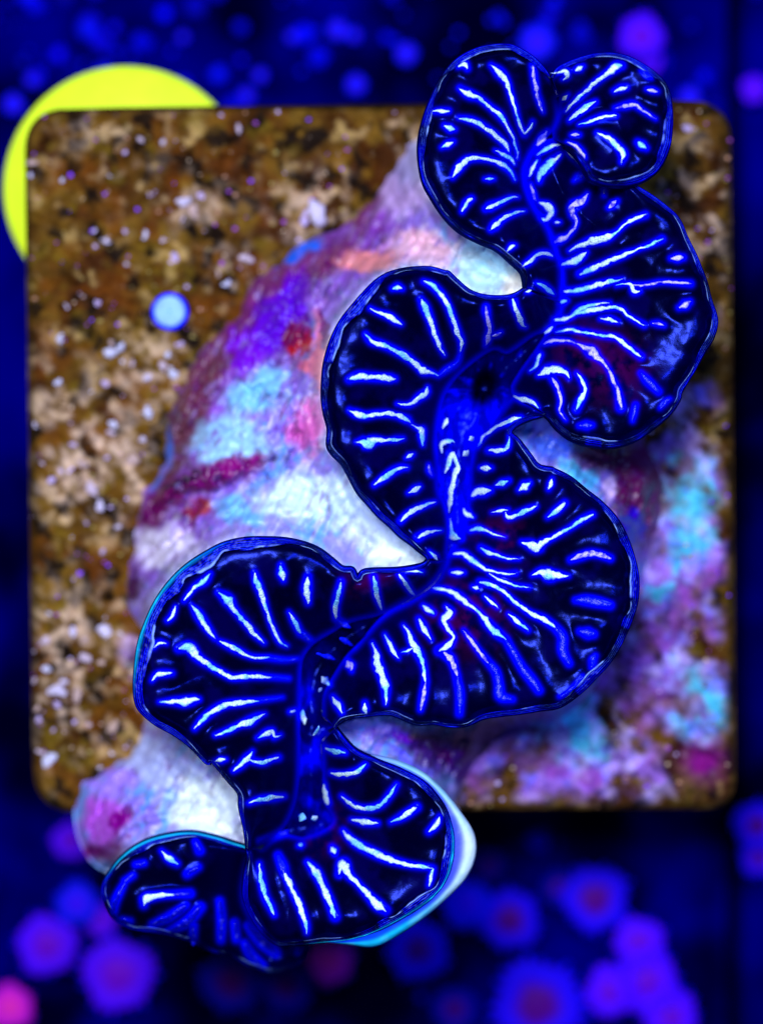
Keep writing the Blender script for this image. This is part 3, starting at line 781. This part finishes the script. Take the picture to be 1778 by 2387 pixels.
# grooves between the lobes, with the mouth
for key, sdef in GROOVES.items():
    P = smooth(parse(sdef), 5.0)
    v, f = fill(P, 4.6); px, py = v[:, 0], v[:, 1]
    d, _ = segdist(px, py, np.vstack([P, P[:1]]))
    rf = ridge_field(px, py, ALLR)
    z = rz_valley(py) - .06 - 1.6 * (1 - np.exp(-d / 26.0)) + .35 * np.exp(-np.maximum(rf, 0) / 10.0) + .5 * (fbm(px, py, 22, 121) - .5) * sstep(0, 12, d)
    c = np.ones((len(px), 3)) * lin((0, 0, 225))
    c = mix(c, lin((0, 0, 110)), sstep(.45, .62, fbm(px * 1.8, py * .7, 26, 123)) * .7)
    if key == 'M1':
        fold = fbm(np.arctan2(py - 904, px - 1128) * 60, np.hypot(px - 1128, py - 904) * .25, 9, 127, 3)
        mo = ((px - 1128) * .9 + (py - 904) * .35) ** 2 / 24 ** 2 + ((py - 904) * .9 - (px - 1128) * .35) ** 2 / 36 ** 2
        z = z - 4.0 * np.exp(-mo ** 1.5); c = mix(c, lin((0, 0, 8)), sstep(1.9, .35, mo + 1.6 * (fold - .5)))
        an = np.arctan2(py - 904, px - 1128); fold = fbm(an * 60, np.hypot(px - 1128, py - 904) * .25, 9, 127, 3)
        c = mix(c, lin((0, 0, 30)), sstep(1010, 880, py) * sstep(.32, .58, fold + .25 * sstep(930, 830, py)) * .95); z = z + .5 * (fold - .5) * sstep(0, 20, d)
    else:
        c = mix(c, lin((0, 0, 20)), sstep(.35, .6, fbm(px, py, 60, 125)) * .85)
        c = mix(c, lin((0, 0, 14)), sstep(1625, 1560, py) * .9)
    mesh('oral_groove', world(px, py, z), f, M_FLESH, coral, c)

# ------------------------------------------------------------------ rocky skeleton under the flesh
SK = smooth(parse('d 905,290 850,350 800,430 720,490 640,530 600,560 540,610 500,680 450,735 400,800 365,870 350,960 345,1010 310,1060 292,1130 285,1190 268,1260 275,1330 302,1380 305,1500 300,1600 245,1655 180,1690 160,1750 170,1820 200,1870 245,1895 350,1930 450,1950 560,1985 650,2000 800,1990 900,1950 950,1890 985,1800 1005,1710 1090,1610 1220,1560 1300,1480 1370,1330 1428,1150 1440,1040 1400,955 1440,870 1480,650 1400,480 1350,300 1200,200 1050,200 950,250 905,290'), 6.0)[:-1]
v, f = fill(SK, 5.5); px, py = v[:, 0], v[:, 1]
dx_ = px / 1.07627 + 60 * (fbm(px, py, 55, 201, 4) - .5) + 16 * (fbm(px, py, 12, 203, 2) - .5)
dy_ = py / 1.07627 + 60 * (fbm(px, py, 55, 205, 4) - .5) + 16 * (fbm(px, py, 12, 207, 2) - .5)
ed, _ = segdist(px, py, np.vstack([SK, SK[:1]]))
infl = np.zeros(len(px), bool); fd = np.full(len(px), 1e9)
for sdef in GROOVES.values(): infl |= inside(px, py, smooth(parse(sdef), 5.0))
for L in LOBES.values():
    infl |= inside(px, py, L['poly']); fd = np.minimum(fd, segdist(px, py, L['o'][::3])[0])
fd = np.where(infl, -fd, fd)
n3_ = fbm((px * .85 + py * .52) * 2.0, (py * .85 - px * .52) * .6, 30, 149, 3)
hi = 16.5 * (1 - np.exp(-ed / 130.0))
z = -1.0 + hi * (1 - .12 * sstep(0, 160, fd))
z += 3.2 * np.exp(-np.maximum(fd, 0) / 30.0) * sstep(5, 60, ed)
z += 2.6 * (fbm(px, py, 95, 131) - .5) * sstep(0, 50, ed) + 1.7 * (fbm(px, py, 34, 133, 4) - .5) * sstep(0, 25, ed) * (1 - .6 * np.exp(-np.maximum(fd, 0) / 60.0)) + 1.6 * (n3_ - .5) * sstep(0, 30, ed)
z = np.where(infl, np.minimum(z, 15.0 - 5.0 * sstep(0, 40, -fd)), z)
z = np.where(infl, np.minimum(z, rz_valley(py) - 6 - 9 * sstep(2050, 2200, py) * sstep(1000, 800, px)), z)
ell = lambda x, y, rx, ry, an=0: np.exp(-((((dx_ - x) * math.cos(an) + (dy_ - y) * math.sin(an)) / rx) ** 2 + ((-(dx_ - x) * math.sin(an) + (dy_ - y) * math.cos(an)) / ry) ** 2))
z += 2.6 * ell(430, 1035, 125, 24, -.38) + 2.0 * ell(1390, 1040, 40, 90)
z -= 1.4 * ell(420, 1085, 110, 18, -.38) + 1.0 * ell(620, 720, 26, 70, .3)
n1 = fbm(px, py, 60, 141); n2 = fbm(px, py, 22, 143); n3 = fbm((px * .85 + py * .52) * 2.2, (py * .85 - px * .52) * .62, 26, 145, 3)
n2 = .45 * n2 + .55 * fbm((px * .85 + py * .52) * 1.9, (py * .85 - px * .52) * .5, 40, 147, 4)
c = np.ones((len(px), 3)) * lin((158, 150, 226))
c = mix(c, lin((150, 128, 226)), sstep(.42, .6, n1)); c = mix(c, lin((84, 160, 222)), sstep(.50, .62, n2) * .8); c = mix(c, lin((226, 222, 248)), sstep(.54, .68, n3) * .4)
mv = sstep(290, 80, ed + 160 * (n1 - .5)) * sstep(1500, 1250, py) * sstep(1000, 880, px)
c = mix(c, lin((124, 48, 150)), mv * .75); c = mix(c, lin((74, 40, 60)), mv * sstep(.5, .66, n2) * .8); c = mix(c, lin((150, 120, 210)), mv * sstep(.55, .68, n3) * .8)
def blob(col, x, y, rx, ry, an=0., k=1.0, nz=.55):
    global c
    m = np.clip(ell(x, y, rx, ry, an) * 1.5 * k + nz * (n2 - .5) + nz * (n3 - .5), 0, 1)
    c = mix(c, lin(col), sstep(.12, .95, m) * .95)
for a in [((226, 244, 255), 830, 1130, 130, 70, .5), ((214, 236, 255), 680, 1080, 120, 50), ((240, 250, 255), 840, 1200, 60, 30), ((205, 240, 250), 1060, 590, 90, 45, .35), ((250, 246, 235), 1110, 610, 30, 25),
          ((235, 225, 250), 350, 1180, 70, 50), ((205, 175, 240), 870, 400, 90, 60), ((180, 170, 235), 880, 330, 40, 60), ((240, 190, 215), 910, 540, 70, 40), ((140, 200, 240), 560, 850, 70, 45, -.5), ((170, 215, 250), 500, 960, 80, 50),
          ((104, 44, 84), 780, 440, 40, 55, .5), ((110, 50, 92), 660, 570, 130, 42, -.45), ((112, 48, 96), 530, 690, 52, 110, .55), ((100, 46, 58), 425, 860, 52, 125, .42), ((92, 52, 66), 370, 970, 36, 80, .1), ((84, 110, 190), 345, 1000, 14, 90, .3), ((96, 24, 190), 600, 690, 44, 100, .45), ((60, 110, 230), 650, 535, 60, 16, -.3),
          ((120, 40, 200), 530, 760, 30, 50, .5), ((236, 130, 150), 690, 790, 22, 90), ((215, 110, 190), 670, 930, 36, 60, .2), ((225, 140, 140), 790, 560, 60, 26), ((170, 40, 20), 645, 740, 18, 34), ((110, 10, 60), 630, 720, 18, 36, .2), ((100, 10, 100), 700, 720, 12, 40, .1),
          ((112, 6, 92), 440, 1035, 135, 28, -.35), ((96, 4, 74), 350, 1090, 70, 32, -.55), ((40, 4, 50), 400, 1035, 50, 8, -.4), ((130, 10, 110), 510, 990, 50, 16, -.2), ((150, 50, 30), 430, 1110, 26, 20, -.5), ((60, 0, 66), 280, 1270, 16, 50), ((130, 190, 245), 520, 1110, 50, 34),
          ((190, 200, 255), 360, 1660, 110, 50, .4), ((236, 248, 255), 440, 1745, 78, 62), ((240, 250, 255), 460, 1790, 60, 30), ((200, 110, 230), 220, 1770, 45, 60), ((130, 20, 130), 255, 1775, 26, 34), ((170, 140, 245), 240, 1690, 60, 24), ((120, 30, 110), 230, 1850, 40, 24),
          ((74, 4, 44), 1330, 980, 120, 44, .3), ((92, 6, 60), 1400, 1060, 75, 130), ((90, 120, 245), 1200, 970, 40, 34, .6), ((110, 200, 250), 1250, 1030, 44, 20, .6), ((230, 200, 250), 1320, 1065, 16, 22), ((60, 10, 190), 1365, 1140, 26, 30),
          ((60, 6, 110), 960, 1620, 150, 60, .5), ((56, 4, 60), 1010, 1590, 90, 40, .2), ((120, 40, 210), 840, 1590, 50, 18, .2), ((190, 160, 250), 820, 1585, 18, 14), ((70, 10, 40), 920, 1590, 40, 14), ((120, 110, 250), 880, 1650, 60, 10, .4)]:
    blob(*a)
c = mix(c, lin((226, 242, 255)), np.exp(-np.maximum(fd, 0) / 14.0) * .45 * sstep(1300, 1000, dx_))
pit = sstep(.66, .74, fbm(px, py, 15, 171, 2)); c = mix(c, lin((90, 40, 120)), pit * .25)
# growth lines running down from the flesh
st = np.sin(fd / 4.5 + 5 * n1 + 3 * fbm(px, py, 30, 151)); z += .22 * st * np.exp(-np.maximum(fd, 0) / 90.0) * (fd > 0)
c = c * (1 - .22 * (st * .5 + .5) * np.exp(-np.maximum(fd, 0) / 130.0))[:, None]
rg = np.abs(fbm((px * .85 + py * .52) * 1.5, (py * .85 - px * .52) * .55, 75, 181, 3) - .5)
cz = sstep(.045, .0, rg) * sstep(25, 80, np.abs(fd)) * sstep(10, 40, ed); z -= 1.5 * cz
c = mix(c, lin((86, 8, 84)), cz * .75 * sstep(.35, .55, n1))
rg2 = np.abs(fbm((px * .9 + py * .43) * 1.6, (py * .9 - px * .43) * .6, 30, 185, 2) - .5)
c = mix(c, lin((240, 246, 255)), sstep(.03, .0, rg2) * .10); z += .15 * sstep(.05, .0, rg2)
gm = c.mean(1, keepdims=True); c = np.clip(gm + (c - gm) * 1.18, 0, 1)
co = world(px, py, z); nb = len(SK)
lowz = -1.6 - 2.0 * sstep(1780, 1900, SK[:, 1])
low = world(SK[:, 0] + (889 - SK[:, 0]) * .02, SK[:, 1] + (1193 - SK[:, 1]) * .02, lowz)
d0 = np.array([np.argmin((v[:, 0] - p[0]) ** 2 + (v[:, 1] - p[1]) ** 2) for p in SK])
nv_ = len(co); co = np.vstack([co, low])
fa = [tuple(q) for q in f] + [(d0[k], nv_ + k, nv_ + (k + 1) % nb, d0[(k + 1) % nb]) for k in range(nb) if d0[k] != d0[(k + 1) % nb]]
mesh('skeleton', co, fa, M_SKEL, coral, np.vstack([c, c[d0] * .6]))

# pale outer wall below the lower right lobe
ow = smooth(parse('6 1150,240 1288,266 1400,318 1476,388 1534,462 1582,540 1588,620 1556,700 1490,772 1400,850 1300,918 1215,958 1130,952 1050,942'), 5.0)
iw = smooth(parse('6 1150,240 1240,284 1320,312 1390,350 1440,400 1478,460 1502,540 1502,620 1482,700 1440,762 1380,812 1300,860 1220,902 1120,932 1050,940'), 5.0)
n = 90; K = 12
rs = lambda P: np.stack([np.interp(np.linspace(0, 1, n), np.linspace(0, 1, len(P)), P[:, i]) for i in (0, 1)], -1)
ow = rs(ow); iw = rs(iw); us = np.linspace(0, 1, K)
X_ = iw[:, None, 0] * (1 - us) + ow[:, None, 0] * us; Y_ = iw[:, None, 1] * (1 - us) + ow[:, None, 1] * us
z = 20.6 - .4 * us[None] - .9 * us[None] ** 6 + .3 * fbm(X_, Y_, 20, 161) + 0 * X_
W = world(X_, Y_, z); q = W[:, 0].copy(); q[:, 2] -= 8 * MM; W = np.concatenate([W, q[:, None]], 1)
t = np.linspace(0, 1, n)[:, None]
cc = mix(np.ones((n, K + 1, 3)) * lin((226, 250, 255)), lin((20, 205, 250)), np.clip(sstep(.5, .8, t) + sstep(.45, .2, t) * .55 + .5 * (fbm(np.c_[X_, X_[:, -1:]], np.c_[Y_, Y_[:, -1:]], 40, 163) - .4), 0, 1) * np.ones((1, K + 1)))
cc = mix(cc, lin((100, 80, 235)), sstep(.2, .04, t) * .5 * np.ones((1, K + 1)))
cc = mix(cc, lin((0, 24, 255)), np.exp(-(np.append(us, 1.2)[None] / .5) ** 6) * .92 * np.ones((n, 1)))
mesh('outer_wall', W.reshape(-1, 3), grid_faces(n, K + 1), M_SKEL, coral, cc.reshape(-1, 3))

# ------------------------------------------------------------------ blurred polyps on the floor around
def polyp_set(seed, kind):
    dc, tc_, cc_ = {'b': ((10, 16, 235), (0, 20, 255), (50, 10, 235)), 'p': ((72, 4, 240), (20, 4, 255), (96, 6, 190)), 'k': ((190, 20, 190), (110, 10, 240), (215, 40, 170)), 'm': ((30, 2, 225), (10, 4, 250), (76, 4, 120)), 'd': ((2, 2, 150), (0, 4, 190), (60, 0, 110))}[kind]
    out = []
    pr = [(.62, .55), (.8, .72), (.86, .86), (.8, .95), (.55, .88), (.3, .86), (.16, .98), (.05, .95)]
    co, fa = lathe(pr, 20)
    a = np.arctan2(co[:, 1], co[:, 0]); k = 1 + .05 * np.sin(3 * a + seed) + .06 * np.sin(5 * a + 2 * seed); co[:, :2] *= k[:, None]
    cl = np.tile(lin(dc), (len(co), 1)); cl[100:] = lin(cc_); out.append(('oral_disc', co, fa, cl))
    co = []; fa = []; n = 0
    for j in range(22):
        q = 2 * math.pi * j / 22; rr = .8 * (1 + .05 * math.sin(3 * q + seed) + .06 * math.sin(5 * q + 2 * seed)); le = .10 + .07 * ((j * 7 + seed) % 3)
        for t, rad in ((0, .07), (.5, .06), (1, .025)):
            for m in range(4):
                e = m * math.pi / 2
                co.append(((rr + le * t) * math.cos(q) - rad * math.cos(e) * math.sin(q), (rr + le * t) * math.sin(q) + rad * math.cos(e) * math.cos(q), .84 + .12 * t - .1 * t * t + rad * math.sin(e)))
        fa += [tuple(i + n for i in g) for g in grid_faces(3, 4, True)] + [(n + 8, n + 9, n + 10, n + 11)]; n += 12
    out.append(('tentacles', np.array(co), fa, np.tile(lin(tc_), (n, 1))))
    co, fa = lathe([(.5, -.05), (.38, .2), (.42, .45), (.66, .6)], 14)
    out.append(('stalk', co, fa, np.tile(lin(tc_) * .5, (len(co), 1))))
    res = []
    for nm, co, fa, cl in out:
        me = bpy.data.meshes.new(nm); me.from_pydata([tuple(p) for p in co], [], fa)
        at = me.color_attributes.new('Col', 'FLOAT_COLOR', 'POINT'); c4 = np.ones((len(co), 4)); c4[:, :3] = cl; at.data.foreach_set('color', c4.ravel())
        me.polygons.foreach_set('use_smooth', [True] * len(me.polygons)); me.materials.append(M_POLYP); me.update(); res.append((nm, me))
    return res
PROTO = {}
TOPG = ('small blurred blue polyp on the floor beyond the yellow plug side of the tile', 'blue polyps beyond the tile')
MIDG = ('blurred violet-blue polyp on the dark floor below the coral and tile', 'violet polyps below the tile')
LEFG = ('blurred violet polyp on the floor beside the pale skeleton overhanging the tile', 'violet polyps beside the overhang')
polyps = [
 (1165, 85, 40, 'b', 'round blue polyp behind the notch between the two upper coral lobes', None),
 (1390, 75, 52, 'p', 'large blurred violet polyp behind the small rounded upper coral lobe', None),
 (1412, 122, 30, 'p', 'smaller violet polyp touching the large violet polyp behind the upper lobe', None),
 (1500, 200, 24, 'b', 'small blue polyp beside the rounded tile corner near the floor seam', None),
 (880, 105, 24, *('b',) + TOPG), (770, 172, 22, *('b',) + TOPG), (730, 52, 22, *('b',) + TOPG), (765, 62, 15, *('b',) + TOPG), (630, 65, 13, *('b',) + TOPG), (560, 150, 15, *('b',) + TOPG), (530, 195, 17, *('b',) + TOPG), (20, 215, 22, *('b',) + TOPG), (390, 65, 12, *('b',) + TOPG), (60, 160, 15, *('b',) + TOPG),
 (1640, 185, 32, 'p', 'violet polyp across the floor seam beside the upper tile edge', None),
 (1642, 1790, 52, 'm', 'maroon-violet polyp across the floor seam beside the lower tile corner', None),
 (1648, 1865, 36, 'm', 'small maroon polyp crowding the larger one across the floor seam', None),
 (150, 1825, 44, 'p', 'violet polyp half hidden under the overhanging pale skeleton', None),
 (165, 1960, 44, 'b', 'blue-violet polyp beside the cyan edge of the small dark lobe', None),
 (215, 2000, 34, 'p', 'small violet polyp wedged between the small dark lobe and the largest violet polyp', None),
 (100, 2050, 62, 'p', 'round violet polyp between the pink polyp and the large violet polyp', None),
 (255, 2115, 74, 'p', 'largest violet polyp on the floor below the small dark lobe', None),
 (20, 2185, 46, 'k', 'pink-magenta polyp cut off at the floor corner', None),
 (500, 2130, 60, 'd', 'dim navy polyp half lost in shadow under the hanging dark folds', None), (620, 2140, 50, 'd', 'dim navy polyp in shadow beside the pinkish polyp under the coral', None),
 (715, 2085, 46, 'k', 'pinkish polyp poking out from under the lowest coral lobe', None),
 (905, 2060, 60, 'm', 'blue polyp with dull maroon centre just below the lowest lobe rim', None),
 (1010, 1960, 50, 'b', 'plain blue polyp beside the white crescent wall of the lowest lobe', None),
 (1105, 1995, 60, 'm', 'maroon-centred blue polyp next to the plain blue one by the crescent wall', None),
 (1290, 1950, 66, 'm', 'wide maroon-centred blue polyp on the open floor below the tile', None),
 (1215, 1930, 36, 'd', 'small dim polyp leaning on the wide maroon-centred one', None),
 (1385, 2045, 52, 'p', 'violet polyp heading the violet cluster on the floor below the tile', None),
 (1400, 2130, 66, 'p', 'largest violet polyp in the middle of the violet cluster', None),
 (1325, 2150, 54, 'p', 'violet polyp of the cluster nearest the biggest maroon-centred polyp', None),
 (1455, 2205, 54, 'p', 'violet polyp at the outer end of the violet cluster', None),
 (1060, 1880, 32, 'd', 'small dim polyp in the shadow just below the tile edge', None),
 (985, 2190, 44, 'd', 'dim navy polyp beside the biggest maroon-centred polyp', None),
 (1165, 2180, 90, 'm', 'biggest maroon-centred polyp at the far end of the floor below the tile', None)]
for k, (x, y, r, kind, lab, grp) in enumerate(polyps):
    key = (kind, k % 3)
    if key not in PROTO: PROTO[key] = polyp_set(k % 3 + 1, kind)
    R = r * (1.22 if y > 1850 else 1.08) * 1.07627 * PXS * (CAMD + FLOOR - 5) / CAMD
    p = world(x * 1.07627, y * 1.07627, -FLOOR + 5); p[2] = -.0008
    o = thing('button_polyp', lab, 'polyp', tuple(p), grp)
    o.scale = (R * MM,) * 2 + (min(R, 3.4) * 1.7 * MM,); o.rotation_euler = (0, 0, k * 1.7)
    for nm, me in PROTO[key]:
        c_ = bpy.data.objects.new(nm, me); COL.objects.link(c_); c_.parent = o
